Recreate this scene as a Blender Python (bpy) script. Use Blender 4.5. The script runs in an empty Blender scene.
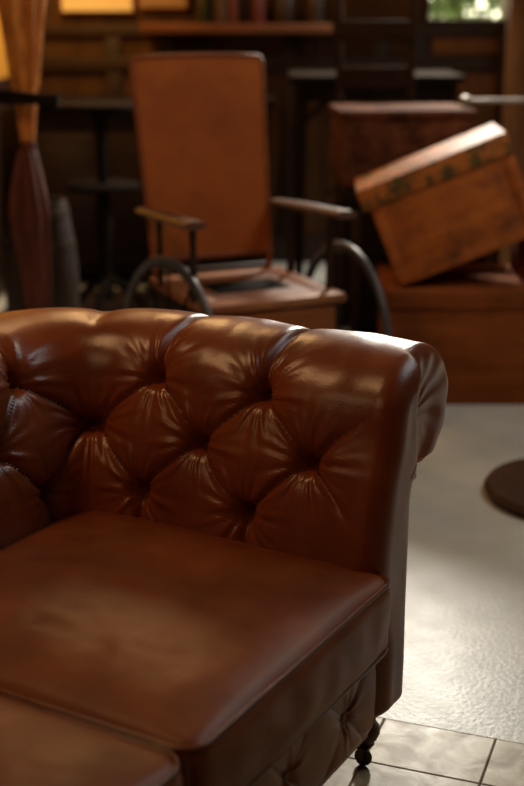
import bpy, bmesh, math, random, bisect
from mathutils import Vector, Matrix, noise
random.seed(7)
C = bpy.context.scene.collection
bpy.context.scene.view_settings.view_transform = 'Standard'
PI = math.pi
R = math.radians
# ---------------------------------------------------------------- camera
F = 1300.0; TH = R(16.6); H = 1.30
cam_d = bpy.data.cameras.new('camera'); cam = bpy.data.objects.new('camera', cam_d); C.objects.link(cam)
cam.location = (0, 0, H); cam.rotation_euler = (PI/2-TH, 0, 0)
cam_d.sensor_fit = 'VERTICAL'; cam_d.sensor_height = 24; cam_d.lens = F/786*24
cam_d.dof.use_dof = True; cam_d.dof.focus_distance = 2.25; cam_d.dof.aperture_fstop = 1.5
cam_d.clip_start = .02
bpy.context.scene.camera = cam
def ray(px, py):
    x = (px-262)/F; y = -(py-393)/F
    return Vector((x, y*math.sin(TH)+math.cos(TH), y*math.cos(TH)-math.sin(TH)))
def atY(px, py, Y):
    d = ray(px, py); return Vector((0, 0, H))+d*(Y/d.y)
def atZ(px, py, z):
    d = ray(px, py); return Vector((0, 0, H))+d*((z-H)/d.z)

# ---------------------------------------------------------------- materials
def mat(name, c1, c2=None, rough=.5, metal=0, scale=6, stretch=(1,1,1), bump=.1, bscale=60, coat=0, rvar=.1, spec=.5, detail=6, cellbump=0, cellscale=500, contrast=(.3,.7), wear=None):
    m = bpy.data.materials.new(name); m.use_nodes = True
    nt = m.node_tree; N = nt.nodes; L = nt.links
    b = N['Principled BSDF']
    tc = N.new('ShaderNodeTexCoord'); mp = N.new('ShaderNodeMapping'); mp.inputs['Scale'].default_value = stretch
    L.new(tc.outputs['Object'], mp.inputs['Vector'])
    n = N.new('ShaderNodeTexNoise'); n.inputs['Scale'].default_value = scale; n.inputs['Detail'].default_value = detail; n.inputs['Roughness'].default_value = .6
    L.new(mp.outputs[0], n.inputs['Vector'])
    r = N.new('ShaderNodeValToRGB'); r.color_ramp.elements[0].position = contrast[0]; r.color_ramp.elements[1].position = contrast[1]
    c2 = c2 or tuple(v*.6 for v in c1)
    r.color_ramp.elements[0].color = (*c2, 1); r.color_ramp.elements[1].color = (*c1, 1)
    L.new(n.outputs['Fac'], r.inputs['Fac'])
    col = r.outputs['Color']
    if wear:   # (colour, scale, lo, hi) patches of worn or stained paint
        nw = N.new('ShaderNodeTexNoise'); nw.inputs['Scale'].default_value = wear[1]; nw.inputs['Detail'].default_value = 8; nw.inputs['Roughness'].default_value = .7
        L.new(tc.outputs['Object'], nw.inputs['Vector'])
        rw = N.new('ShaderNodeValToRGB'); rw.color_ramp.elements[0].position = wear[2]; rw.color_ramp.elements[1].position = wear[3]
        L.new(nw.outputs['Fac'], rw.inputs['Fac'])
        mx = N.new('ShaderNodeMixRGB'); L.new(rw.outputs['Color'], mx.inputs[0]); L.new(col, mx.inputs[1]); mx.inputs[2].default_value = (*wear[0], 1)
        col = mx.outputs[0]
    L.new(col, b.inputs['Base Color'])
    mr = N.new('ShaderNodeMapRange'); mr.inputs['To Min'].default_value = max(0, rough-rvar); mr.inputs['To Max'].default_value = rough+rvar
    n2 = N.new('ShaderNodeTexNoise'); n2.inputs['Scale'].default_value = scale*2.3; L.new(mp.outputs[0], n2.inputs['Vector'])
    L.new(n2.outputs['Fac'], mr.inputs['Value']); L.new(mr.outputs[0], b.inputs['Roughness'])
    b.inputs['Metallic'].default_value = metal
    b.inputs['Coat Weight'].default_value = coat; b.inputs['Coat Roughness'].default_value = .25
    b.inputs['Specular IOR Level'].default_value = spec
    n3 = N.new('ShaderNodeTexNoise'); n3.inputs['Scale'].default_value = bscale; n3.inputs['Detail'].default_value = 4
    L.new(mp.outputs[0], n3.inputs['Vector'])
    bp = N.new('ShaderNodeBump'); bp.inputs['Strength'].default_value = bump; bp.inputs['Distance'].default_value = .004
    L.new(n3.outputs['Fac'], bp.inputs['Height'])
    out = bp
    if cellbump:
        v = N.new('ShaderNodeTexVoronoi'); v.inputs['Scale'].default_value = cellscale; L.new(tc.outputs['Object'], v.inputs['Vector'])
        b2 = N.new('ShaderNodeBump'); b2.inputs['Strength'].default_value = cellbump; b2.inputs['Distance'].default_value = .001
        L.new(v.outputs['Distance'], b2.inputs['Height']); L.new(bp.outputs[0], b2.inputs['Normal']); out = b2
    L.new(out.outputs[0], b.inputs['Normal'])
    return m
M = {}
M['leather'] = mat('brown leather', (.285,.064,.014), (.150,.031,.008), .30, scale=6, bump=.12, bscale=30, cellbump=.18, cellscale=420, rvar=.05, spec=.55)
M['leather_seat'] = mat('brown seat leather', (.290,.071,.016), (.135,.031,.008), .42, scale=6, bump=.18, bscale=26, cellbump=.2, cellscale=420, rvar=.05, spec=.36)
M['piping'] = mat('leather piping', (.20,.050,.013), (.11,.027,.008), rough=.32, scale=20)
M['button'] = mat('leather button', (.12,.030,.009), rough=.4, scale=20)
M['darkwood'] = mat('dark wood', (.036,.015,.007), (.015,.006,.004), .5, scale=5, stretch=(1,1,8), bump=.1, spec=.3)
M['blackwood'] = mat('blackened wood', (.018,.010,.006), (.009,.006,.004), .85, scale=5, stretch=(1,1,6), spec=.06)
M['chairback'] = mat('dull brown chair wood', (.045,.022,.013), (.022,.011,.007), .9, scale=5, stretch=(1,1,6), spec=.04)
M['redwood'] = mat('reddish wood', (.18,.060,.020), (.08,.024,.009), .6, scale=4, stretch=(1,3,9), bump=.2, bscale=30, spec=.2)
M['apron'] = mat('orange apron wood', (.38,.12,.032), (.20,.055,.015), .5, scale=4, stretch=(1,3,9), bump=.2, bscale=30, spec=.3)
M['chairwood'] = mat('worn brown wood', (.32,.12,.048), (.15,.050,.019), .6, scale=5, stretch=(1,6,1), bump=.12, spec=.2)
M['seatwood'] = mat('worn seat wood', (.42,.17,.068), (.20,.068,.024), .58, scale=7, stretch=(1,4,1), bump=.15, spec=.22)
M['armwood'] = mat('worn armrest wood', (.17,.08,.05), (.07,.032,.02), .40, scale=7, stretch=(1,4,1), bump=.15, spec=.35)
M['backpanel'] = mat('worn orange woven back', (.44,.118,.018), (.31,.070,.010), .6, scale=3, bump=.3, bscale=260, spec=.2, wear=((.24,.06,.012),5,.5,.8))
M['frame'] = mat('brown wood frame', (.28,.074,.016), (.18,.045,.010), .5, scale=6, stretch=(1,1,6), spec=.3)
M['tyre'] = mat('dark grey rubber tyre', (.080,.080,.095), (.045,.045,.055), .36, scale=12)
M['iron'] = mat('dark iron', (.10,.08,.065), (.04,.03,.02), .45, metal=.7, scale=20)
M['brass'] = mat('tarnished brass', (.30,.17,.06), (.12,.06,.03), .35, metal=.9, scale=20)
M['crate'] = mat('orange brown painted crate', (.56,.160,.030), (.33,.080,.014), .6, scale=7, stretch=(1,1,3), bump=.6, bscale=25, wear=((.15,.050,.018),8,.48,.70), spec=.2)
M['crate_lid'] = mat('crate lid paint', (.58,.19,.040), (.36,.10,.020), .6, scale=9, stretch=(1,1,3), bump=.6, bscale=25, wear=((.10,.075,.025),20,.47,.56), spec=.2)
M['trunk'] = mat('orange brown trunk', (.32,.090,.022), (.18,.044,.012), .8, scale=4, stretch=(.6,1,5), bump=.3, bscale=25, wear=((.10,.030,.012),5,.5,.8), spec=.1)
M['box'] = mat('brown veneer box', (.19,.072,.032), (.080,.027,.013), .85, scale=3, stretch=(1.4,1,8), bump=.4, wear=((.05,.018,.01),8,.42,.62), spec=.05)
M['wallwood'] = mat('brown panelled wall', (.085,.036,.011), (.038,.016,.006), .7, scale=3, stretch=(4,1,.7), bump=.1, spec=.15)
M['panel_light'] = mat('lighter wall panel', (.18,.072,.020), (.11,.040,.011), .65, scale=3, stretch=(4,1,.7), spec=.2)
M['plaster'] = mat('ochre plaster', (.80,.42,.05), (.60,.28,.03), .8, scale=5, bump=.2)
M['wallplain'] = mat('brown plaster', (.08,.037,.018), rough=.8, scale=4)
M['ceiling'] = mat('dark ceiling', (.05,.027,.015), rough=.8, scale=4)
M['amber'] = mat('amber cloth', (.74,.30,.05), (.36,.11,.02), .6, scale=12, bump=.4, stretch=(3,3,1))
M['maroon'] = mat('dark maroon cloth', (.15,.036,.020), (.05,.014,.009), .6, scale=9, bump=.3, stretch=(3,3,.6), spec=.3)
M['stave'] = mat('dark barrel wood', (.045,.025,.017), (.016,.010,.008), .6, scale=6, stretch=(3,3,.5), spec=.3)
M['shade_sheet'] = mat('dark brown rug', (.030,.016,.010), (.016,.009,.006), .95, scale=20, bump=.4, spec=.05)  # dark colour stands in for shade on the pale floor
M['paper'] = mat('cream paper', (.85,.70,.42), (.72,.56,.30), .7, scale=4)
M['oldpaper'] = mat('yellowed page edges', (.20,.14,.08), (.12,.08,.045), .8, scale=14)
M['print'] = mat('tan print', (.34,.20,.08), (.20,.11,.05), .6, scale=14)
M['can'] = mat('dull grey metal', (.10,.075,.06), (.03,.022,.018), .4, metal=.5, scale=5)
M['green_glass'] = mat('dark green glass', (.02,.03,.015), rough=.1, scale=10, rvar=.02)
M['redbook'] = mat('dark red book cover', (.14,.022,.015), rough=.6, scale=12)
M['brownbook'] = mat('brown book cover', (.08,.04,.02), rough=.6, scale=12)
M['steel'] = mat('dull steel', (.36,.33,.29), (.22,.18,.15), .55, metal=.5, scale=20)
M['mat_brown'] = mat('dark brown hide', (.085,.040,.022), (.040,.020,.012), .7, scale=9, bump=.3, spec=.2)
M['leaf'] = mat('leaf green', (.13,.20,.035), (.06,.10,.02), .5, scale=3)
M['white'] = mat('window paint', (.35,.25,.14), rough=.4, scale=10)
M['floor'] = mat('pale polished stone', (.60,.60,.55), (.49,.49,.44), .38, scale=5, bump=.20, bscale=90, rvar=.06, detail=9, spec=.5)

def tile_mat():
    m = bpy.data.materials.new('veined stone tiles'); m.use_nodes = True
    nt = m.node_tree; N = nt.nodes; L = nt.links; b = N['Principled BSDF']
    tc = N.new('ShaderNodeTexCoord')
    br = N.new('ShaderNodeTexBrick'); br.offset = 0; br.inputs['Scale'].default_value = 1
    br.inputs['Brick Width'].default_value = .212; br.inputs['Row Height'].default_value = .155
    br.inputs['Mortar Size'].default_value = .0036; br.inputs['Mortar Smooth'].default_value = .9
    br.inputs['Color1'].default_value = (.56,.47,.30,1); br.inputs['Color2'].default_value = (.42,.35,.22,1); br.inputs['Mortar'].default_value = (.18,.14,.095,1)
    L.new(tc.outputs['Object'], br.inputs['Vector'])
    n = N.new('ShaderNodeTexNoise'); n.inputs['Scale'].default_value = 15; n.inputs['Detail'].default_value = 9; n.inputs['Distortion'].default_value = .5
    L.new(tc.outputs['Object'], n.inputs['Vector'])
    r = N.new('ShaderNodeValToRGB'); r.color_ramp.elements[0].position = .40; r.color_ramp.elements[0].color = (.46,.34,.20,1); r.color_ramp.elements[1].position = .6; r.color_ramp.elements[1].color = (1,1,1,1)
    L.new(n.outputs['Fac'], r.inputs['Fac'])
    mx = N.new('ShaderNodeMixRGB'); mx.blend_type = 'MULTIPLY'; mx.inputs[0].default_value = .9
    L.new(br.outputs['Color'], mx.inputs[1]); L.new(r.outputs['Color'], mx.inputs[2]); L.new(mx.outputs[0], b.inputs['Base Color'])
    mr = N.new('ShaderNodeMapRange'); mr.inputs['To Min'].default_value = .50; mr.inputs['To Max'].default_value = .26
    L.new(n.outputs['Fac'], mr.inputs['Value'])
    mm = N.new('ShaderNodeMath'); mm.operation = 'MAXIMUM'; L.new(mr.outputs[0], mm.inputs[0]); L.new(br.outputs['Fac'], mm.inputs[1]); L.new(mm.outputs[0], b.inputs['Roughness'])
    sp = N.new('ShaderNodeMath'); sp.operation = 'MULTIPLY_ADD'; L.new(br.outputs['Fac'], sp.inputs[0]); sp.inputs[1].default_value = -.15; sp.inputs[2].default_value = .38
    L.new(sp.outputs[0], b.inputs['Specular IOR Level'])
    bp = N.new('ShaderNodeBump'); bp.inputs['Strength'].default_value = .3; bp.inputs['Distance'].default_value = .003; bp.invert = True
    L.new(br.outputs['Fac'], bp.inputs['Height'])
    b2 = N.new('ShaderNodeBump'); b2.inputs['Strength'].default_value = .3; b2.inputs['Distance'].default_value = .003
    L.new(n.outputs['Fac'], b2.inputs['Height']); L.new(bp.outputs[0], b2.inputs['Normal']); L.new(b2.outputs[0], b.inputs['Normal'])
    return m
M['tile'] = tile_mat()

# ---------------------------------------------------------------- mesh builder
class MB:
    def __init__(s): s.v = []; s.f = []
    def add(s, vs, fs):
        o = len(s.v); s.v += [tuple(v) for v in vs]; s.f += [tuple(i+o for i in f) for f in fs]; return s
    def box(s, c, size, rot=None, bev=.004, seg=2):
        bm = bmesh.new(); bmesh.ops.create_cube(bm, size=1)
        bmesh.ops.scale(bm, vec=size, verts=bm.verts)
        if bev: bmesh.ops.bevel(bm, geom=bm.edges[:], offset=min(bev, min(size)*.45), segments=seg, profile=.5, affect='EDGES')
        m = Matrix.Translation(c) @ (rot.to_4x4() if rot else Matrix.Identity(4))
        bmesh.ops.transform(bm, matrix=m, verts=bm.verts)
        bm.verts.index_update()
        s.add([v.co[:] for v in bm.verts], [[v.index for v in f.verts] for f in bm.faces]); bm.free(); return s
    def box2(s, a, b, **k):
        a = Vector(a); b = Vector(b); return s.box((a+b)/2, [abs(b[i]-a[i]) for i in range(3)], **k)
    def lathe(s, prof, seg=32, m=None, fold=None):
        m = m or Matrix.Identity(4); vs = []; fs = []
        for (r, z) in prof:
            for k in range(seg):
                a = 2*PI*k/seg; rr = r*(1+(fold(a, z) if fold else 0))
                vs.append(m @ Vector((rr*math.cos(a), rr*math.sin(a), z)))
        n = len(prof)
        for i in range(n-1):
            for k in range(seg):
                k2 = (k+1) % seg; fs.append((i*seg+k, i*seg+k2, (i+1)*seg+k2, (i+1)*seg+k))
        fs.append(tuple(range(seg))[::-1]); fs.append(tuple((n-1)*seg+k for k in range(seg)))
        return s.add(vs, fs)
    def tube(s, pts, r, seg=10, closed=False, flat=1.0):
        pts = [Vector(p) for p in pts]; n = len(pts); vs = []; fs = []
        rs = r if isinstance(r, (list, tuple)) else [r]*n
        ref = None
        for i, p in enumerate(pts):
            if closed: t = pts[(i+1) % n]-pts[i-1]
            else: t = pts[min(i+1, n-1)]-pts[max(i-1, 0)]
            t.normalize()
            if ref is None:
                ref = Vector((0,0,1)) if abs(t.z) < .9 else Vector((1,0,0))
            a = (ref-t*ref.dot(t)).normalized(); b = t.cross(a); ref = a
            for k in range(seg):
                an = 2*PI*k/seg; vs.append(p+a*math.cos(an)*rs[i]*flat+b*math.sin(an)*rs[i])
        m = n if closed else n-1
        for i in range(m):
            j = (i+1) % n
            for k in range(seg):
                k2 = (k+1) % seg; fs.append((i*seg+k, i*seg+k2, j*seg+k2, j*seg+k))
        if not closed: fs.append(tuple(range(seg))[::-1]); fs.append(tuple((n-1)*seg+k for k in range(seg)))
        return s.add(vs, fs)
    def build(s, name, m, parent=None, smooth=35, loc=None, label=None):
        me = bpy.data.meshes.new(name); me.from_pydata(s.v, [], s.f)
        bm = bmesh.new(); bm.from_mesh(me); bmesh.ops.recalc_face_normals(bm, faces=bm.faces); bm.to_mesh(me); bm.free()
        me.polygons.foreach_set('use_smooth', [True]*len(me.polygons))
        if smooth < 180: me.set_sharp_from_angle(angle=R(smooth))
        me.materials.append(m); me.update()
        o = bpy.data.objects.new(name, me); C.objects.link(o)
        if parent: o.parent = parent
        if loc: o.location = loc
        if label: o['label'] = label
        return o
def thing(name, label, cat, loc=(0,0,0), rz=0, group=None):
    o = bpy.data.objects.new(name, None); C.objects.link(o); o.location = loc; o.rotation_euler = (0,0,rz)
    o.empty_display_size = .1
    o['label'] = label; o['category'] = cat
    if group: o['group'] = group
    return o
def tag(o, label, cat, group=None, kind=None):
    o['label'] = label; o['category'] = cat
    if group: o['group'] = group
    if kind: o['kind'] = kind
    return o
def struct(o, label=None):
    o['kind'] = 'structure'
    if label: o['label'] = label
    return o
def cp(o, parent, loc=None, rot=None):
    c = o.copy(); C.objects.link(c); c.parent = parent
    if loc is not None: c.location = loc
    if rot is not None: c.rotation_euler = rot
    return c
def ss(a, b, x):
    t = max(0, min(1, (x-a)/(b-a))); return t*t*(3-2*t)

# ---------------------------------------------------------------- setting
A = atZ(385, 718, 0)
def rect(name, x0, y0, x1, y1, m, label):
    mb = MB(); mb.add([(x0,y0,0),(x1,y0,0),(x1,y1,0),(x0,y1,0),(x0,y0,-.05),(x1,y0,-.05),(x1,y1,-.05),(x0,y1,-.05)],
        [(0,1,2,3),(7,6,5,4),(0,4,5,1),(1,5,6,2),(2,6,7,3),(3,7,4,0)])
    o = mb.build(name, m); o.location = (A.x, A.y, 0); o.rotation_euler = (0,0,R(-20)); return struct(o, label)
rect('floor', -6, 0, 6, 7.5, M['floor'], 'pale polished stone floor')
rect('floor_border', -6, -6, 6, 0, M['tile'], 'small veined stone tiles with dark joints')
YB = 6.8
WX0, WX1, WZ0, WZ1 = .82, 1.62, 1.215, 2.35
mb = MB()
mb.box2((-3,YB,0),(WX0,YB+.15,2.8),bev=0); mb.box2((WX1,YB,0),(3,YB+.15,2.8),bev=0)
mb.box2((WX0,YB,0),(WX1,YB+.15,WZ0),bev=0); mb.box2((WX0,YB,WZ1),(WX1,YB+.15,2.8),bev=0)
struct(mb.build('wall_back', M['wallwood']), 'dark brown wood wall')
struct(MB().box2((-1.9,5.25,0),(-1.23,YB,2.8),bev=0).build('wall_left', M['plaster']), 'ochre plaster wall return')
struct(MB().box2((-1.24,5.24,0),(-1.215,YB-.03,.97)).box2((-1.9,5.235,0),(-1.215,5.255,.97)).build('trim_4', M['darkwood']), 'dark wainscot below the ochre plaster')
struct(MB().box2((-3.1,-2,0),(-3,YB,2.8),bev=0).build('wall_west', M['wallplain']))
struct(MB().box2((3,-2,0),(3.1,YB,2.8),bev=0).build('wall_right', M['wallplain']))
struct(MB().box2((-3,-2.1,0),(3,-2,2.8),bev=0).build('wall_front', M['wallplain']))
struct(MB().box2((-3.1,-2.1,2.8),(3.1,YB+.15,2.9),bev=0).build('ceiling', M['ceiling']))
mb = MB()
for x in (-1.2,-.75,-.3,.15,.6,.80,1.25,1.7):
    mb.box2((x-.04,YB-.025,.1),(x+.04,YB,1.19))
mb.box2((-1.23,YB-.03,.98),(2.2,YB,1.05)); mb.box2((-1.23,YB-.03,1.15),(2.2,YB,1.205)); mb.box2((-1.23,YB-.03,0),(2.2,YB,.14))
struct(mb.build('trim_1', M['darkwood']), 'wood panel rails and stiles')
mb = MB()
mb.box2((.86,YB-.012,.2),(1.2,YB,.97)); mb.box2((.86,YB-.012,1.06),(1.2,YB,1.145))
mb.box2((1.3,YB-.012,.2),(1.65,YB,.97))
struct(mb.build('trim_2', M['panel_light']), 'lighter wood panels below window')
mb = MB(); mb.box2((1.19,6.5,0),(1.27,6.58,2.8))
mb.box2((1.27,6.52,0),(1.36,6.56,2.8))
struct(mb.build('trim_3', M['panel_light']), 'brown wooden post beside window')
w = struct(MB().box2((WX0,YB-.02,WZ0-.02),(WX1,YB+.16,WZ0+.02)).box2((WX0,YB-.02,WZ1-.03),(WX1,YB+.16,WZ1)).box2((WX0,YB-.02,WZ0),(WX0+.02,YB+.16,WZ1)).box2((WX1-.03,YB-.02,WZ0),(WX1,YB+.16,WZ1)).build('window_1', M['darkwood']), 'window with garden behind')
mu = MB().box2((1.215,YB+.05,WZ0),(1.24,YB+.08,WZ1)).box2((WX0,YB+.05,1.8),(WX1,YB+.08,1.825)).build('window_frame', M['white'], w)
tr = thing('garden_tree', 'green leafy tree outside the window', 'tree', (1.3,9.2,0))
MB().tube([(0,0,0),(.05,0,.8),(0,.1,1.6),(.1,0,2.4)], [.09,.08,.06,.03]).build('trunk', M['darkwood'], tr)
mb = MB()
for i in range(10500):
    p = Vector((random.gauss(0,.6), random.uniform(-.5,.6), random.uniform(.7,2.9)))
    r = random.uniform(.03,.06); q = Matrix.Rotation(random.uniform(0,6.3),3,Vector((random.gauss(0,1),random.gauss(0,1),random.gauss(0,1))).normalized())
    mb.add([p+q@Vector(v)*r for v in ((-1,0,0),(0,-.5,.1),(1,0,0),(0,.5,.1))], [(0,1,2,3)])
mb.build('foliage', M['leaf'], tr)['kind'] = 'stuff'

# ---------------------------------------------------------------- sofa
sofa = thing('leather_sofa', 'brown leather button-tufted chesterfield sofa with rolled arms in foreground', 'sofa', (.204,1.92,0), R(-30))
XF = -.050; RC = .06; XBK = -.62; YN = -1.21
LA = abs(XBK-XF)-RC; LARC = RC*PI/2; LB = abs(YN)-2*RC
LT = 2*LA+2*LARC+LB
def path(s):
    if s <= LA: return Vector((XF-s, 0)), Vector((0, 1))
    s1 = s-LA
    if s1 <= LARC:
        a = s1/RC; c = Vector((XBK+RC, -RC)); n = Vector((-math.sin(a), math.cos(a))); return c+n*RC, n
    s1 -= LARC
    if s1 <= LB: return Vector((XBK, -RC-s1)), Vector((-1, 0))
    s1 -= LB
    if s1 <= LARC:
        a = s1/RC; c = Vector((XBK+RC, YN+RC)); n = Vector((-math.cos(a), -math.sin(a))); return c+n*RC, n
    s1 -= LARC
    return Vector((XBK+RC+s1, YN)), Vector((0, -1))
Z0 = .118
raw = [(0,Z0+i*(.42-Z0)/16) for i in range(17)]
raw += [(.048*(i/12)**1.7,.42+.20*i/12) for i in range(1,13)]
ccx, ccz, crx, crz = .177, .644, .122, .089
for i in range(2, 53):
    a = R(172-280*i/52); raw.append((ccx+crx*math.cos(a), ccz+crz*math.sin(a)))
raw += [(.130,.546),(.123,.528)]+[(.122-.002*i/20,.510-i*(.510-Z0)/20) for i in range(21)]
nr = [raw[0]]
for i in range(1, len(raw)-1): nr.append(tuple(.25*raw[i-1][k]+.5*raw[i][k]+.25*raw[i+1][k] for k in (0,1)))
raw = nr+[raw[-1]]
cum = [0]
for i in range(1, len(raw)): cum.append(cum[-1]+math.dist(raw[i], raw[i-1]))
def prof(t):
    t = max(0, min(cum[-1], t)); i = max(1, min(len(raw)-1, bisect.bisect_left(cum, t)))
    k = (t-cum[i-1])/(cum[i]-cum[i-1]); return tuple(raw[i-1][j]+(raw[i][j]-raw[i-1][j])*k for j in (0,1))
NP = 310; TT = [cum[-1]*i/NP for i in range(NP+1)]
PP = [prof(t) for t in TT]; PN = []
for t in TT:
    a = prof(t-.006); b = prof(t+.006); d = Vector((b[0]-a[0], b[1]-a[1])).normalized(); PN.append(Vector((-d.y, d.x)))
S0 = .107; NS = 9; S = .215; TV = .20; TM = .460
SC1 = LA+LARC/2; SC2 = LT-SC1
AMP = .030
buttons = []
for k in range(NS+1): buttons.append((S0+k*S, TM))
for k in range(NS):
    buttons.append((S0+(k+.5)*S, TM+TV/2)); buttons.append((S0+(k+.5)*S, TM-TV/2))
def tuft(s, t):
    s_ = s+.008*noise.noise(Vector((s*9, t*9, 7))); t_ = t+.008*noise.noise(Vector((s*9, t*9, 17)))
    for (bs, bt) in near(s, t):      # keep the folds meeting exactly at the buttons
        r = math.hypot(s-bs, t-bt); k = math.exp(-(r/.03)**2); s_ += (s-s_)*k; t_ += (t-t_)*k
    u = (s_-S0)/S; v0 = (t_-TM)/TV; v = max(-.5, min(.5, v0))
    p = u+v; q = u-v; fp = abs(math.sin(PI*p)); fq = abs(math.sin(PI*q))
    over = max(0, abs(v0)-.5)
    def cr_(x): return 1-math.exp(-x*14)
    cre = cr_(fp)*cr_(fq)
    dome = (fp*fq+1e-9)**.5
    ring = (math.sqrt((fp*fp+fq*fq)/2)+1e-9)**.42
    h = AMP*(.52*cre+.06*dome+.42*ring)
    if over > 0:    # toward the crest narrow pleats remain, with extra ones where the roll turns the corner
        k = ss(.0,.6,over); h2 = AMP*(.34+.46*cre+.14*dome)
        if v0 > 0:
            wc = max(math.exp(-((s-SC1)/.13)**2), math.exp(-((s-SC2)/.13)**2))*ss(.15,.6,over)
            su = abs(math.sin(PI*u))
            h2 -= AMP*wc*(.35*math.exp(-su*8)+.20*math.exp(-su*2))
        h = h*(1-k)+h2*k
    m = ss(.0, .10, s)*ss(-.0,.095,LT-s)
    h = h*m+AMP*.82*(1-m)
    for (bs, bt) in near(s, t):
        ds = s-bs; dt = t-bt; r = math.hypot(ds, dt)
        if r < .13:
            h -= .026*math.exp(-(r/.013)**2)+.015*math.exp(-(r/.027)**2)
            an = math.atan2(dt, ds)
            ph = bs*37+bt*51
            w = math.sin(9*an+ph)*.4+math.sin(15*an+ph*1.7)*.6+math.sin(24*an+ph*2.3)*.55
            h += .0042*w*min(1,r/.022)*math.exp(-((r/.060)**2))
    h += .0040*noise.noise(Vector((s*9, t*9, 3)))+.0010*noise.noise(Vector((s*30, t*9, 5)))
    fade = ss(.14,.26,t)*(1-ss(.94,1.02,t))
    return h*fade
grid = {}
for b in buttons:
    for i in (-1,0,1):
        for j in (-1,0,1): grid.setdefault((int(b[0]/.13)+i, int(b[1]/.13)+j), []).append(b)
def near(s, t): return grid.get((int(s/.13), int(t/.13)), ())
def pt(s, t, n_, nn, h):
    P, O = path(s)
    n = n_[0]+nn.x*h; z = n_[1]+nn.y*h
    q = P+O*n
    return (q.x, q.y, z)
def capdisp(n, z, d):
    k = min(1, d/.044); fw = .044*math.sqrt(max(0, 1-(1-k)**2))
    k2 = min(1, d/.030); fr_ = .018*math.sqrt(max(0, 1-(1-k2)**2))
    a = math.atan2(z-ccz, n-ccx)
    fr_ += .0012*math.sin(12*a)*min(1,d/.02)-.008*ss(.04,.09,d)
    edge = .116+.025*ss(.69,.75,z)
    rec = ss(edge-.003, edge+.012, n)*ss(.51,.535,z)
    out = fw*(1-rec)+fr_*rec+.003*noise.noise(Vector((n*16, z*9, 2)))*k
    return out*ss(0,.045,z-Z0)
sc1 = SC1; sc2 = SC2
def srange(a, b, step): n = max(1, round((b-a)/step)); return [a+(b-a)*i/n for i in range(n+1)]
SG = srange(0, sc1, .0034); iA = len(SG)-1
SG += srange(sc1, sc2, .0055)[1:]; iB = len(SG)-1
SG += srange(sc2, LT, .0055)[1:]
rows = [[pt(s, TT[j], PP[j], PN[j], tuft(s, TT[j])) for j in range(NP+1)] for s in SG]
KK = (.01,.025,.05,.08,.12,.17,.22,.28,.34,.40,.46,.52,.58,.64,.70,.76,.82,.88,.94,.99)
def caprings(s):
    P, O = path(s); out = []
    base = [Vector((PP[j][0], PP[j][1]))+PN[j]*tuft(s, TT[j]) for j in range(NP+1)]
    for kk in KK:
        r = []
        for j in range(NP+1):
            b = base[j]; m = ss(.52,.64,b.y)
            tg = Vector((.062+.10*m, min(b.y,.648)))
            q = b.lerp(tg, kk); d = (q-b).length
            w = P+O*q.x; r.append((w.x+capdisp(q.x, q.y, d), w.y, q.y))
        out.append(r)
    return out
rows = caprings(0)[::-1]+rows+caprings(LT)
iA += len(KK); iB += len(KK)
n = len(rows); W = NP+1
mb = MB()
fs = [(i*W+j, i*W+(j+1)%W, (i+1)*W+(j+1)%W, (i+1)*W+j) for i in range(n-1) for j in range(W)]
for r0 in (0, n-1):
    for j in range(W//2): fs.append((r0*W+j, r0*W+j+1, r0*W+W-2-j, r0*W+W-1-j) if j < W//2-1 else (r0*W+j, r0*W+j+1, r0*W+W-1-j))
mb.add([p for r in rows for p in r], fs)
tmp = bpy.data.meshes.new('tmp'); tmp.from_pydata(mb.v, [], mb.f)
bm = bmesh.new(); bm.from_mesh(tmp); bmesh.ops.recalc_face_normals(bm, faces=bm.faces); bm.to_mesh(tmp); bm.free()
tmp.polygons.foreach_set('use_smooth', [True]*len(tmp.polygons)); tmp.update()
VN = [v.normal.copy() for v in tmp.vertices]
pol = [tuple(p.vertices) for p in tmp.polygons]
def cut(a, b, name, **k):
    f2 = [p for p in pol if a*W <= min(p) and max(p) < (b+1)*W]
    me = bpy.data.meshes.new(name); me.from_pydata(mb.v[a*W:(b+1)*W], [], [tuple(i-a*W for i in p) for p in f2])
    me.polygons.foreach_set('use_smooth', [True]*len(me.polygons)); me.update()
    me.normals_split_custom_set_from_vertices([tuple(x) for x in VN[a*W:(b+1)*W]])
    me.materials.append(M['leather'])
    o = bpy.data.objects.new(name, me); C.objects.link(o); o.parent = sofa
    for kk, vv in k.items(): o[kk] = vv
    return o
arm1 = cut(0, iA, 'arm', label='far rolled arm with deep button tufting')
back = cut(iA, iB, 'backrest')
arm2 = cut(iB, n-1, 'arm')
bm_ = MB().lathe([(.0001,.006),(.004,.0055),(.008,.003),(.0098,0),(.008,-.003),(.003,-.004)][::-1], 18)
b0 = None
for (bs, bt) in buttons:
    n_ = prof(bt); a = prof(bt-.004); b = prof(bt+.004); d = Vector((b[0]-a[0], b[1]-a[1])).normalized(); nn = Vector((-d.y, d.x))
    loc = pt(bs, bt, n_, nn, tuft(bs, bt)+.004)
    P, O = path(bs); nv = Vector((O.x*nn.x, O.y*nn.x, nn.y))
    par = arm1 if bs < sc1 else (arm2 if bs > sc2 else back)
    if b0 is None: b0 = o = bm_.build('button', M['button'], par)
    else: o = cp(b0, par)
    o.location = loc; o.rotation_euler = nv.to_track_quat('Z','Y').to_euler()
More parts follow.
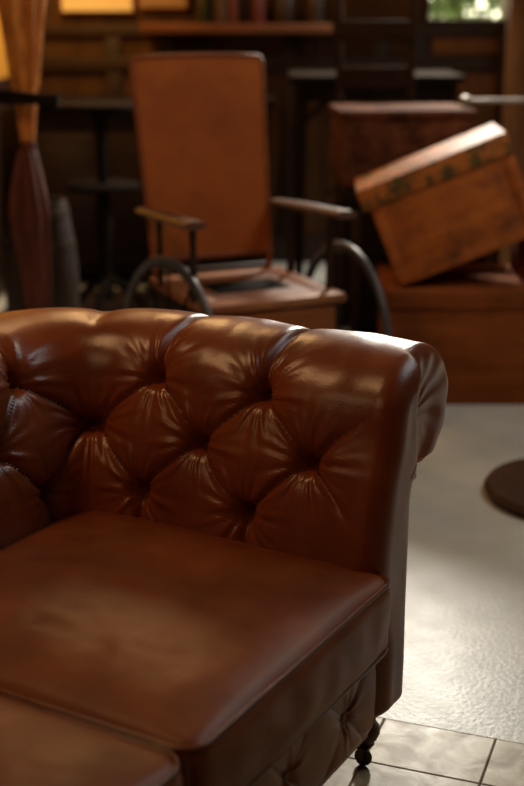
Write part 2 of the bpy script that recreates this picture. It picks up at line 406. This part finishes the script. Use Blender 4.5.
def cushion(hx, hy, hz, seed):
    bm = bmesh.new(); bmesh.ops.create_cube(bm, size=2); bmesh.ops.subdivide_edges(bm, edges=bm.edges[:], cuts=70, use_grid_fill=True)
    r = .020; RR = .038
    for v in bm.verts:
        p = Vector((v.co.x*hx, v.co.y*hy, v.co.z*hz)); hh = (hx,hy,hz)
        inn = Vector([max(-(hh[i]-r), min(hh[i]-r, p[i])) for i in range(3)]); d = p-inn; rho = max(abs(c) for c in d)
        if rho > 1e-6: p = inn+d.normalized()*rho
        inn = Vector((max(-(hx-RR), min(hx-RR, p.x)), max(-(hy-RR), min(hy-RR, p.y)), p.z)); d = p-inn; rho = max(abs(c) for c in d)
        if rho > 1e-6: p = inn+d.normalized()*rho
        kx = 1-(p.x/hx)**4; ky = 1-(p.y/hy)**4; kz = max(0,1-(p.z/hz)**2)
        c_ = max(0,kx)*max(0,ky)
        if p.z > 0: p.z += c_*(.032 + .008*noise.noise(Vector((p.x*4+seed,p.y*4,0)))+.0036*noise.noise(Vector((p.x*13+seed,p.y*8,1)))+.0012*noise.noise(Vector((p.x*28+seed,p.y*34,1))))
        if abs(v.co.x) > .999: p.x += math.copysign(.016*kz*max(0,1-(p.y/hy)**2), p.x) + .007*noise.noise(Vector((p.y*14, p.z*14, seed)))*kz
        if abs(v.co.y) > .999: p.y += math.copysign(.003*kz*max(0,1-(p.x/hx)**2), p.y)
        v.co = p
    mb = MB(); bm.verts.index_update(); mb.add([v.co[:] for v in bm.verts], [[v.index for v in f.verts] for f in bm.faces]); bm.free(); return mb
def rr_outline(hx, hy, rad, z, n=8):
    pts = []
    for cx, cy, a0 in ((hx-rad,hy-rad,0),(-hx+rad,hy-rad,90),(-hx+rad,-hy+rad,180),(hx-rad,-hy+rad,270)):
        for k in range(n+1): a = R(a0+90*k/n); pts.append((cx+rad*math.cos(a), cy+rad*math.sin(a), z))
    return pts
HX, HY, HZ = .316, .300, .062
c0 = cushion(HX, HY, HZ, 1).build('seat_cushion', M['leather_seat'], sofa, 60)
c0.location = (-.300,-.300,.362)
MB().tube(rr_outline(HX-.004,HY-.004,.036,HZ-.004), .0046, 8, closed=True).build('piping', M['piping'], c0, 180)
MB().tube(rr_outline(HX-.004,HY-.004,.036,-HZ+.004), .0046, 8, closed=True).build('piping', M['piping'], c0, 180)
c1 = cushion(HX, HY, HZ, 9).build('seat_cushion', M['leather_seat'], sofa, 60); c1.location = (-.300,-.904,.362)
for ch in list(c0.children): cp(ch, c1)
mb = MB(); ny, nz = 340, 48; z0, z1 = Z0, .305
RB = [(-.10-.19*k, .205) for k in range(6)]
def rail(y, z):
    e = ss(0,.025,z-z0)*ss(0,.025,z1-z)
    yy = y+.006*noise.noise(Vector((y*8,z*8,1)))
    u = (yy+.10)/.19; v = (z-.205)/.18
    p = u+v; q = u-v; fp = abs(math.sin(PI*p)); fq = abs(math.sin(PI*q))
    d = .45*(1-math.exp(-6*fp))*(1-math.exp(-6*fq))+.55*math.sqrt((fp*fp+fq*fq)/2)
    h = .002+.011*d+.003*noise.noise(Vector((y*16,z*9,4)))
    for (by, bz) in RB:
        r = math.hypot(y-by, z-bz)
        if r < .1:
            an = math.atan2(z-bz, y-by)
            h += .0026*(math.sin(9*an+by*20)+.6*math.sin(15*an+by*50))*min(1,r/.02)*math.exp(-(r/.04)**2)-.006*math.exp(-(r/.018)**2)
    return -.030+e*h
vs = []; fs = []
for i in range(ny+1):
    y = YN+i*(abs(YN)+.0)/ny
    for j in range(nz+1): z = z0+(z1-z0)*j/nz; vs.append((rail(y,z), y, z))
Wr = nz+1
for i in range(ny):
    for j in range(nz): fs.append((i*Wr+j,(i+1)*Wr+j,(i+1)*Wr+j+1,i*Wr+j+1))
mb.add(vs, fs); mb.box2((-.62,YN,Z0+.005),(-.040,0,.290), bev=.002)
fr = mb.build('front_rail', M['leather'], sofa, 60)
for (by, bz) in RB: cp(b0, fr, (rail(by,bz)+.001, by, bz), (0, PI/2, 0))
def leg():
    return MB().lathe([(.013,0),(.016,.004),(.015,.009),(.020,.015),(.025,.027),(.024,.040),(.017,.050),(.017,.056),(.023,.066),(.024,.086)], 28)
M['legwood'] = mat('dark brown turned wood', (.085,.032,.014), (.04,.014,.007), .4, scale=8, stretch=(1,1,3))
leg0 = leg().build('leg', M['legwood'], sofa); leg0.location = (-.078,.096,.036)
cs = MB().lathe([(.009,-.006),(.015,-.005),(.017,0),(.015,.005),(.009,.006)], 24, Matrix.Translation((0,-.008,-.019)) @ Matrix.Rotation(PI/2,4,'X'))
cs.box((0,-.018,-.009),(.010,.003,.028), bev=.001).box((0,.002,-.009),(.010,.003,.028), bev=.001).box((0,-.008,.003),(.026,.026,.005), bev=.001)
cs0 = cs.build('caster', M['iron'], leg0, label='small dark metal caster')
for (x, y) in ((-.078,YN-.096),(-.70,.096),(-.70,YN-.096)):
    l = cp(leg0, sofa, (x,y,.036)); cp(cs0, l)

# ---------------------------------------------------------------- wheelchair
wc = thing('wheelchair', 'antique wooden wheelchair with orange-brown high back and spoked wheels behind sofa', 'wheelchair', (-.060,3.93,0), R(25))
by0, bz0, by1, bz1 = .20, .535, .31, 1.15
BX = -.014
def bp(x, k, d=0):
    t = Vector((0, by1-by0, bz1-bz0)); nrm = Vector((0,-t.z,t.y)).normalized()
    return Vector((BX+x, by0, bz0))+t*k+nrm*d
bw0, bw1 = .202, .222
fpts = [bp(-bw0,-.0), bp(-bw0*1.01,.2), bp(-.211,.5), bp(-.218,.8), bp(-bw1,.94), bp(-bw1*.99,.97), bp(-bw1*.96,.99), bp(-bw1*.5,.998), bp(0,1.0), bp(bw1*.5,.998), bp(bw1*.96,.99), bp(bw1*.99,.97), bp(bw1,.94), bp(.218,.8), bp(.211,.5), bp(bw0*1.01,.2), bp(bw0,-.0)]
mb = MB().tube(fpts, .0085, 10, flat=1).tube([bp(-bw0,.0),bp(bw0,.0)], .009, 8)
for sx in (-1,1): mb.tube([bp(bw0*sx,0.02), (bw0*sx*.95+BX, .19, .47)], .011, 8)
backo = mb.build('back_frame', M['frame'], wc, 60)
fs = []
cen = bp(0,.5,.002)
mb = MB()
ring = [Vector(p) for p in fpts]
rws = []
for k, d in ((.995,0.003),(.6,.0032),(.3,.0034)):
    rws.append([cen+(p-cen)*k+Vector((0,-.95,.2))*d for p in ring])
allv = [p for r in rws for p in r]; Wn = len(ring)
for i in range(len(rws)-1):
    for j in range(Wn): fs.append((i*Wn+j, i*Wn+(j+1)%Wn, (i+1)*Wn+(j+1)%Wn, (i+1)*Wn+j))
fs.append(tuple((len(rws)-1)*Wn+j for j in range(Wn)))
mb.add(allv, fs); mb.add([p+Vector((0,.010,0)) for p in rws[0]], [tuple(range(Wn))])
mb.build('back_panel', M['backpanel'], wc, 60)
SZ = .465; SH = .215
mb = MB(); mb.box((0,-.215,SZ),(2*SH+.03,.08,.03),bev=.01); mb.box((0,.19,SZ),(2*SH+.03,.07,.03),bev=.01); mb.box((-SH+.02,-.01,SZ),(.07,.36,.03),bev=.008); mb.box((SH-.02,-.01,SZ),(.07,.36,.03),bev=.008)
mb.build('seat_frame', M['seatwood'], wc)
s_ = MB().box((0,-.01,SZ+.002),(2*SH-.1,.35,.018),bev=.003).build('seat', M['chairwood'], wc)
MB().box((0,-.02,SZ+.0115),(.24,.15,.004),bev=.001).build('opening_shade', M['blackwood'], s_, label='black slab painted as the shade inside the seat opening')  # no hole is cut; a flat black slab gives the opening's darkness
MB().box((0,-.235,SZ-.075),(2*SH-.04,.02,.11),bev=.005).build('apron', M['apron'], wc)
MB().box((0,-.35,.20),(.34,.016,.30),rot=Matrix.Rotation(R(-25),3,'X'),bev=.005).build('leg_rest', M['apron'], wc)
MB().box((0,-.50,.07),(.34,.16,.016),rot=Matrix.Rotation(R(10),3,'X'),bev=.005).build('footboard', M['chairwood'], wc)
MB().box((0,.225,SZ-.02),(2*SH-.02,.02,.10),bev=.004).build('rear_rail', M['darkwood'], wc)
AZ = .69
for sx in (-1,1):
    x = .228*sx-.01
    mb = MB(); pts = []; rs = []
    for i in range(13):
        k = i/12; y = .22-.46*k; z = AZ+.020*k; pts.append((x+.012*sx*k,y,z)); rs.append(.028+.010*math.sin(k*PI)+.006*ss(.7,.95,k))
    mb.tube(pts, rs, 12, flat=.38)
    mb.build('armrest', M['armwood'], wc, 60)
    for yy, rr in ((-.17,.9),(.10,.8)):
        hh = AZ+.020*(.22-yy)/.46-SZ-.018
        MB().lathe([(.012*rr,0),(.013*rr,hh*.14),(.011*rr,hh*.28),(.014*rr,hh*.5),(.011*rr,hh*.7),(.013*rr,hh*.88),(.011*rr,hh)], 14, Matrix.Translation((x*.97,yy,SZ+.012))).build('arm_post', M['darkwood'], wc)
    mb = MB(); mb.box((x*.93,0,SZ-.04),(.03,.46,.05),bev=.004)
    mb.tube([(x*.93,-.20,SZ-.05),(x*.93,-.22,.30),(x*.93,-.32,.12),(x*.93,-.45,.075)], .012)
    mb.tube([(x*.93,.18,SZ-.05),(x*.93,.10,.31),(x*.93,.28,.20),(x*.93,.42,.14)], .012)
    mb.build('side_frame', M['darkwood'], wc)
RW = .285
def wheel():
    root = MB().tube([(0,RW*math.cos(2*PI*k/64),RW*math.sin(2*PI*k/64)) for k in range(64)], .0115, 10, closed=True).build('wheel', M['tyre'], wc, 180)
    MB().tube([(0,(RW-.015)*math.cos(2*PI*k/64),(RW-.015)*math.sin(2*PI*k/64)) for k in range(64)], .0075, 8, closed=True).build('rim', M['darkwood'], root, 180)
    mb = MB()
    for k in range(12):
        a = 2*PI*k/12; mb.tube([(0,.02*math.cos(a),.02*math.sin(a)),(0,(RW-.015)*math.cos(a),(RW-.015)*math.sin(a))], .004, 6)
    mb.build('spokes', M['blackwood'], root)
    MB().lathe([(.012,-.025),(.026,-.02),(.030,0),(.026,.02),(.012,.025)], 20, Matrix.Rotation(PI/2,4,'Y')).build('hub', M['iron'], root)
    return root
w0 = wheel(); w0.location = (-.262,-.05,RW+.0115); w0.rotation_euler = (0,0,R(8))
w1 = cp(w0, wc, (.328,-.05,RW+.0115), (0,0,0))
for ch in list(w0.children): cp(ch, w1)
MB().tube([(-.26,-.05,RW+.0115),(.328,-.05,RW+.0115)], .012).tube([(-.2,.42,.13),(.2,.42,.13)], .012).build('axle', M['iron'], wc)
w2 = MB().tube([(0,.085*math.cos(2*PI*k/32),.085*math.sin(2*PI*k/32)) for k in range(32)], .011, 8, closed=True).lathe([(.02,-.02),(.02,.02)],12,Matrix.Rotation(PI/2,4,'Y')).tube([(0,-.08,0),(0,.08,0)],.006).tube([(0,0,-.08),(0,0,.08)],.006).build('rear_caster', M['iron'], wc)
w2.location = (0,.42,.097)

# ---------------------------------------------------------------- trunks at right
def trunk(name, label, cat, x0, x1, y0, y1, z0, z1, m, battens=True, rz=0, lid=.07):
    t = thing(name, label, cat, ((x0+x1)/2,(y0+y1)/2,z0), rz)
    w = x1-x0; d = y1-y0; h = z1-z0
    MB().box((0,0,(h-lid)/2),(w,d,h-lid),bev=.006).build('body', m, t)
    MB().box((0,0,h-lid/2+.001),(w+.02,d+.02,lid-.004),bev=.008).build('lid', m, t)
    if battens:
        for k in (-.42,.0,.42):
            MB().box((w*k,-d/2-.006,(h-lid)/2),(.04,.012,h-lid-.01),bev=.002).build('batten', M['darkwood'], t)
        MB().box((.12,-d/2-.016,h-lid-.01),(.05,.008,.07),bev=.002).build('latch', M['iron'], t)
    return t
X1 = atZ(388,405,0).x; Y1 = atZ(450,405,0).y
TZ = .400
trunk('wooden_trunk', 'large orange-brown wooden trunk on the floor under the tilted crate', 'trunk', X1, X1+.95, Y1, Y1+.44, 0, TZ, M['trunk'], battens=False)
cp0 = Vector((atY(400,284,Y1+.05).x, Y1+.02, TZ+.003))
TA = 22.5
cr8 = thing('tilted_crate', 'orange wooden crate with worn lid tilted on top of trunk', 'crate', cp0)
cr8.rotation_euler = (0, R(-TA), R(-3))
BWd = .490; BH = .278
MB().box((BWd/2,.17,BH/2),(BWd,.34,BH),bev=.005).build('body', M['crate'], cr8)
MB().box((BWd/2-.012,.168,BH+.036),(BWd+.024,.354,.072),bev=.005).build('lid', M['crate_lid'], cr8)
for xx in (.018,BWd-.018):
    MB().box((xx,-.003,BH*.48),(.035,.008,BH*.9),bev=.002).build('corner_batten', M['crate'], cr8)
sbx = cp0.x+.425; sbh = .425*math.tan(R(TA))-.008
o = MB().box2((0,0,0),(.2,.3,sbh),bev=.006).box2((-.003,-.004,sbh-.03),(.204,.304,sbh-.012),bev=.002).build('small_box', M['trunk']); o.location = (sbx, Y1+.07, TZ+.001)
tag(o, 'small reddish wooden box propping up the tilted crate', 'box')
trunk('storage_chest', 'dark wooden chest on the floor behind the wheelchair and orange-brown trunk', 'chest', .30, .88, 4.75, 5.15, 0, .66, M['blackwood'], battens=True)
pb = atY(339,110,4.78)
vc = trunk('veneer_case', 'flat brown wooden case behind the tilted crate', 'case', pb.x, pb.x+.48, 4.78, 5.12, .662, pb.z, M['box'], battens=False, lid=.035, rz=R(4))
rd = thing('metal_rod', 'dull grey metal rod with round knob above the crates', 'rod', (pb.x+.48, 4.95, pb.z+.021))
MB().tube([(0,0,.0),(.5,.05,.0)], .008).build('shaft', M['steel'], rd)
MB().lathe([(.004,-.02),(.016,-.014),(.02,0),(.016,.014),(.004,.02)], 16).build('knob', M['steel'], rd)

# ---------------------------------------------------------------- back right: table + ladder back chair
tz = 1.01; tx0 = atY(290,72,5.75).x; tx1 = atY(466,72,5.75).x
tb = thing('high_table', 'tall dark wooden table against back wall behind ladder-back chair', 'table', ((tx0+tx1)/2,6.02,0))
hw = (tx1-tx0)/2
MB().box((0,0,tz-.015),(2*hw,.54,.03),bev=.006).build('tabletop', M['blackwood'], tb)
MB().box((0,0,tz-.07),(2*hw-.08,.46,.08),bev=.004).build('apron', M['blackwood'], tb)
for sx in (-1,1):
    for sy in (-1,1):
        MB().tube([((hw-.05)*sx,.22*sy,tz-.03),((hw-.05)*sx*1.0,.22*sy,0)], [.026,.016]).build('leg', M['blackwood'], tb)
    MB().tube([(sx*(hw-.05),-.22,.80),(sx*(hw-.22),-.22,.95)],.012).build('brace', M['blackwood'], tb)
lc = thing('ladder_back_chair', 'tall dark ladder-back wooden chair in front of the high table', 'chair', ((.325+.60)/2,5.48,0))
for sx in (-1,1):
    MB().tube([(.14*sx,.0,0),(.14*sx,.0,.5),(.145*sx,-.03,.9),(.15*sx,-.0,1.4)], [.016,.018,.016,.012]).build('back_post', M['chairback'], lc)
for z in (.82,1.02,1.20):
    MB().box((0,-.02,z),(.29,.012,.085),bev=.004).build('slat', M['chairback'], lc)
MB().box((0,.17,.5),(.36,.36,.025),bev=.008).build('seat', M['chairback'], lc)
for sx in (-1,1): MB().tube([(.15*sx,.33,0),(.15*sx,.33,.5)], .016).build('leg', M['blackwood'], lc)
MB().tube([(-.15,.33,.2),(.15,.33,.2)],.009).build('stretcher', M['blackwood'], lc)
MB().tube([(-.14,0,.2),(.14,0,.2)],.009).build('stretcher', M['blackwood'], lc)

# ---------------------------------------------------------------- shelf with items
sx0 = atY(140,30,6.5).x; sx1 = atY(332,30,6.5).x; sz = atY(230,24,6.5).z
sh = thing('wall_shelf', 'long brown wooden shelf on the back wall holding books and bottles', 'shelf', ((sx0+sx1)/2,6.62,sz))
MB().box((0,0,-.022),(sx1-sx0,.28,.045),bev=.006).build('board', M['redwood'], sh)
for k in (-.38,.38): MB().box((k*(sx1-sx0),.08,-.10),(.03,.10,.11),bev=.004).build('bracket', M['darkwood'], sh)
def bottle(px, h, m, label):
    x = atY(px,24,6.56).x
    t = thing('bottle', label, 'bottle', (x,6.57,sz), 0, 'bottles on the wall shelf')
    MB().lathe([(.03,0),(.034,.006),(.034,h*.6),(.026,h*.7),(.012,h*.78),(.012,h)], 20).build('glass', m, t)
    MB().lathe([(.010,h),(.010,h+.015)], 12).build('cork', M['box'], t)
bottle(206,.26,M['green_glass'],'dark green bottle at left of the wall shelf items')
bottle(258,.24,M['redbook'],'dark red bottle on the wall shelf right of the books')
bottle(316,.22,M['can'],'grey metallic bottle at the right end of the wall shelf')
for px, wd, h, m, lb in ((222,.05,.22,'brownbook','thick brown book beside dark green bottle'),(234,.035,.20,'redbook','dark red book standing between two other books'),(243,.04,.23,'blackwood','black book left of the red bottle')):
    x = atY(px,24,6.56).x
    t = thing('book', lb, 'book', (x,6.60,sz), 0, 'books on the wall shelf')
    MB().box((0,0,h/2),(wd*.9,.15,h),bev=.003).build('cover', M[m], t)
    MB().box((0,.003,h/2),(wd*.6,.146,h+.002),bev=.0).build('pages', M['oldpaper'], t)
x = atY(285,24,6.56).x
t = thing('storage_jar', 'squat dark jar on shelf between red bottle and grey bottle', 'jar', (x,6.6,sz))
MB().lathe([(.04,0),(.05,.01),(.055,.07),(.045,.13),(.03,.15)], 24).build('body', M['darkwood'], t)
MB().lathe([(.034,.15),(.034,.165),(.01,.18)], 20).build('lid', M['iron'], t)
for (pa_, pb_, py, m, lb) in ((60,134,13,'paper','cream poster on the back wall above the sideboard, upper left'),(138,188,9,'print','smaller tan framed print to the right of the cream poster')):
    a = atY(pa_,py,6.74); b = atY(pb_,py,6.74)
    t = thing('wall_poster', lb, 'poster', ((a.x+b.x)/2,6.755,a.z))
    w_ = b.x-a.x
    MB().box((0,.004,.22),(w_,.012,.44),bev=.002).build('backing', M['frame'], t)
    MB().box((0,-.004,.22),(w_-.02,.004,.42),bev=.0).build('sheet', M[m], t)

# ---------------------------------------------------------------- sideboard
sb = thing('sideboard', 'long dark wooden sideboard below the wall shelf', 'sideboard', (-.54,6.36,0))
MB().box((0,0,.45),(1.15,.42,.78),bev=.006).build('body', M['blackwood'], sb)
MB().box((0,0,.86),(1.2,.46,.03),bev=.008).build('top', M['blackwood'], sb)
for k in (-1,0,1):
    d = MB().box((k*.375,-.216,.42),(.35,.016,.62),bev=.006).box((k*.375,-.226,.42),(.24,.012,.48),bev=.006).build('door', M['darkwood'], sb)
    MB().lathe([(.006,0),(.012,.01),(.010,.02),(.002,.024)],14,Matrix.Translation((k*.375+.15,-.224,.48))@Matrix.Rotation(PI/2,4,'X')).build('knob', M['brass'], d)
for sx in (-1,1):
    for sy in (-1,1): MB().box((.53*sx,.16*sy,.03),(.06,.06,.06),bev=.004).build('foot', M['blackwood'], sb)

rg = MB().box2((-1.15,4.85,0),(.08,6.08,.004),bev=.001).build('shade_sheet', M['shade_sheet']); tag(rg, 'flat dark sheet added for shade under the round pedestal table', 'shade_sheet')  # added dark sheet, its colour darkens the pale floor like shade
def pedestal(name, label, px, py, Y, rad, m):
    p = atY(px,py,Y); z = p.z
    t = thing(name, label, 'table', (p.x,Y,.004))
    MB().lathe([(rad*.96,z-.024),(rad,z-.018),(rad,z-.006),(rad*.97,z)], 48).build('tabletop', m, t)
    MB().lathe([(rad*.8,z-.36),(rad*.84,z-.35),(rad*.84,z-.34),(rad*.8,z-.335)], 48).build('lower_shelf', m, t)
    MB().lathe([(.05,.06),(.03,.12),(.022,.25),(.036,.4),(.02,.55),(.03,z-.06),(.07,z-.024)], 24).build('column', M['blackwood'], t)
    for k in range(3):
        a = 2*PI*k/3+.4; c, s_ = math.cos(a), math.sin(a)
        MB().tube([(c*.02,s_*.02,.14),(c*.10,s_*.10,.10),(c*.18,s_*.18,.018)], [.02,.018,.016]).build('foot', M['blackwood'], t)
pedestal('pedestal_table', 'dark round pedestal table with lower shelf in front of the sideboard', 100, 104, 5.6, .19, M['blackwood'])

# draped post left
p = atY(28,145,4.45); ztie = p.z
ds = thing('draped_post', 'wooden post with crossbar wrapped in amber cloth above and dark maroon cloth below', 'stand', (p.x,4.45,0))
MB().tube([(0,0,0.03),(0,0,1.80)], .012).build('post', M['blackwood'], ds)
MB().lathe([(.13,0),(.13,.02),(.05,.035),(.02,.05)],28).build('base', M['blackwood'], ds)
zb = atY(30,98,4.32).z
MB().tube([(-.24,-.09,zb+.01),(-.05,-.09,zb),(.06,-.09,zb-.006),(.125,-.09,zb-.012)], [.020,.026,.020,.026], 10, flat=.9).build('crossbar', M['blackwood'], ds)
MB().tube([(0,0,zb),(0,-.09,zb)], .010, 8).build('bar_bracket', M['blackwood'], ds)
def fold(a, z): return .20*math.sin(7*a+z)+.12*math.sin(13*a+z*5)
def fold2(a, z): return .16*math.sin(5*a+z*2)+.10*math.sin(9*a+z*7)+.18*math.sin(a+z*6)
prof1 = [(.018,ztie-.01),(.021,ztie+.03),(.027,ztie+.10),(.034,ztie+.16),(.031,ztie+.175),(.038,ztie+.20),(.048,ztie+.32),(.062,ztie+.45),(.075,ztie+.56),(.03,ztie+.58)]
MB().lathe(prof1, 96, fold=fold).build('upper_cloth', M['amber'], ds, 80)
MB().lathe([(.018,ztie-.02),(.027,ztie-.015),(.027,ztie+.01),(.018,ztie+.015)], 24).build('tie', M['maroon'], ds)
prof2 = [(.034,ztie-.66),(.040,ztie-.56),(.046,ztie-.47),(.050,ztie-.38),(.056,ztie-.30),(.062,ztie-.23),(.058,ztie-.17),(.046,ztie-.10),(.036,ztie-.05),(.028,ztie-.02),(.019,ztie-.005)]
MB().lathe(prof2, 96, fold=fold2).build('lower_cloth', M['maroon'], ds, 80)
# barrel
p = atY(38,200,4.70)
mc = thing('barrel', 'small dark wooden barrel with iron hoops behind the maroon cloth', 'barrel', (p.x,4.70,0))
bz = p.z
def br_(z): k = z/bz; return .100+.035*math.sin(PI*k)
MB().lathe([(br_(bz*k/14),bz*k/14) for k in range(15)]+[(br_(bz)-.012,bz),(br_(bz)-.014,bz-.02)], 48, fold=lambda a,z: .008*abs(math.sin(9*a))).build('staves', M['stave'], mc)
for k in (.06,.25,.75,.94):
    z = bz*k; MB().lathe([(br_(z-.014)+.001,z-.014),(br_(z-.014)+.004,z-.013),(br_(z+.014)+.004,z+.013),(br_(z+.014)+.001,z+.014)], 48).build('hoop', M['iron'], mc)

cxy = atZ(485,498,0)
o = MB().lathe([(.225,0),(.24,.008),(.245,.022),(.235,.036),(.19,.046),(.05,.052)], 56).build('floor_cushion', M['mat_brown']); o.location = (cxy.x+.245, 3.36, .0)
tag(o, 'round flat dark brown floor cushion on the pale floor at right edge', 'cushion')

# ---------------------------------------------------------------- light
def area(name, loc, tgt, sx, sy, e, col, shape='RECTANGLE'):
    d = bpy.data.lights.new(name, 'AREA'); d.shape = shape; d.size = sx
    d.size_y = sy
    d.energy = e; d.color = col
    o = bpy.data.objects.new(name, d); C.objects.link(o); o.location = loc
    o.rotation_euler = (Vector(tgt)-Vector(loc)).to_track_quat('-Z','Y').to_euler(); return o
area('window_light', (.85,6.3,1.95), (.4,2.2,.4), .34, .5, 90, (1,.93,.80))
area('ceiling_light', (-.47,5.7,2.6), (-.14,1.64,.42), .42, .42, 14, (1,.58,.24), 'ELLIPSE')
area('floor_fill', (1.7,2.7,2.65), (1.3,2.4,0), 1.2, 1.2, 12, (.80,.95,1), 'ELLIPSE')  # added overhead fill that brightens the right-hand floor, no fixture modelled
area('cream_fill', (1.5,3.9,2.65), (1.2,3.7,0), .7, .7, 10, (1,.88,.70), 'ELLIPSE')  # added warm fill for the floor further back
area('warm_left', (-.9,6.0,2.0), (-1.23,6.6,1.2), .4, .4, 14, (1,.60,.18))
area('warm_front_fill', (-1.0,2.2,2.5), (.1,4.0,.7), .4, .4, 10, (1,.56,.24))  # added fill from front left, warms the wheelchair
area('sofa_fill', (-1.6,.5,2.3), (-.1,2.2,.6), 1.3, 1.3, 7, (1,.58,.27), 'ELLIPSE')
w = bpy.data.worlds.new('world'); bpy.context.scene.world = w; w.use_nodes = True
bg = w.node_tree.nodes['Background']; bg.inputs[0].default_value = (1,.93,.66,1); bg.inputs[1].default_value = 7.0
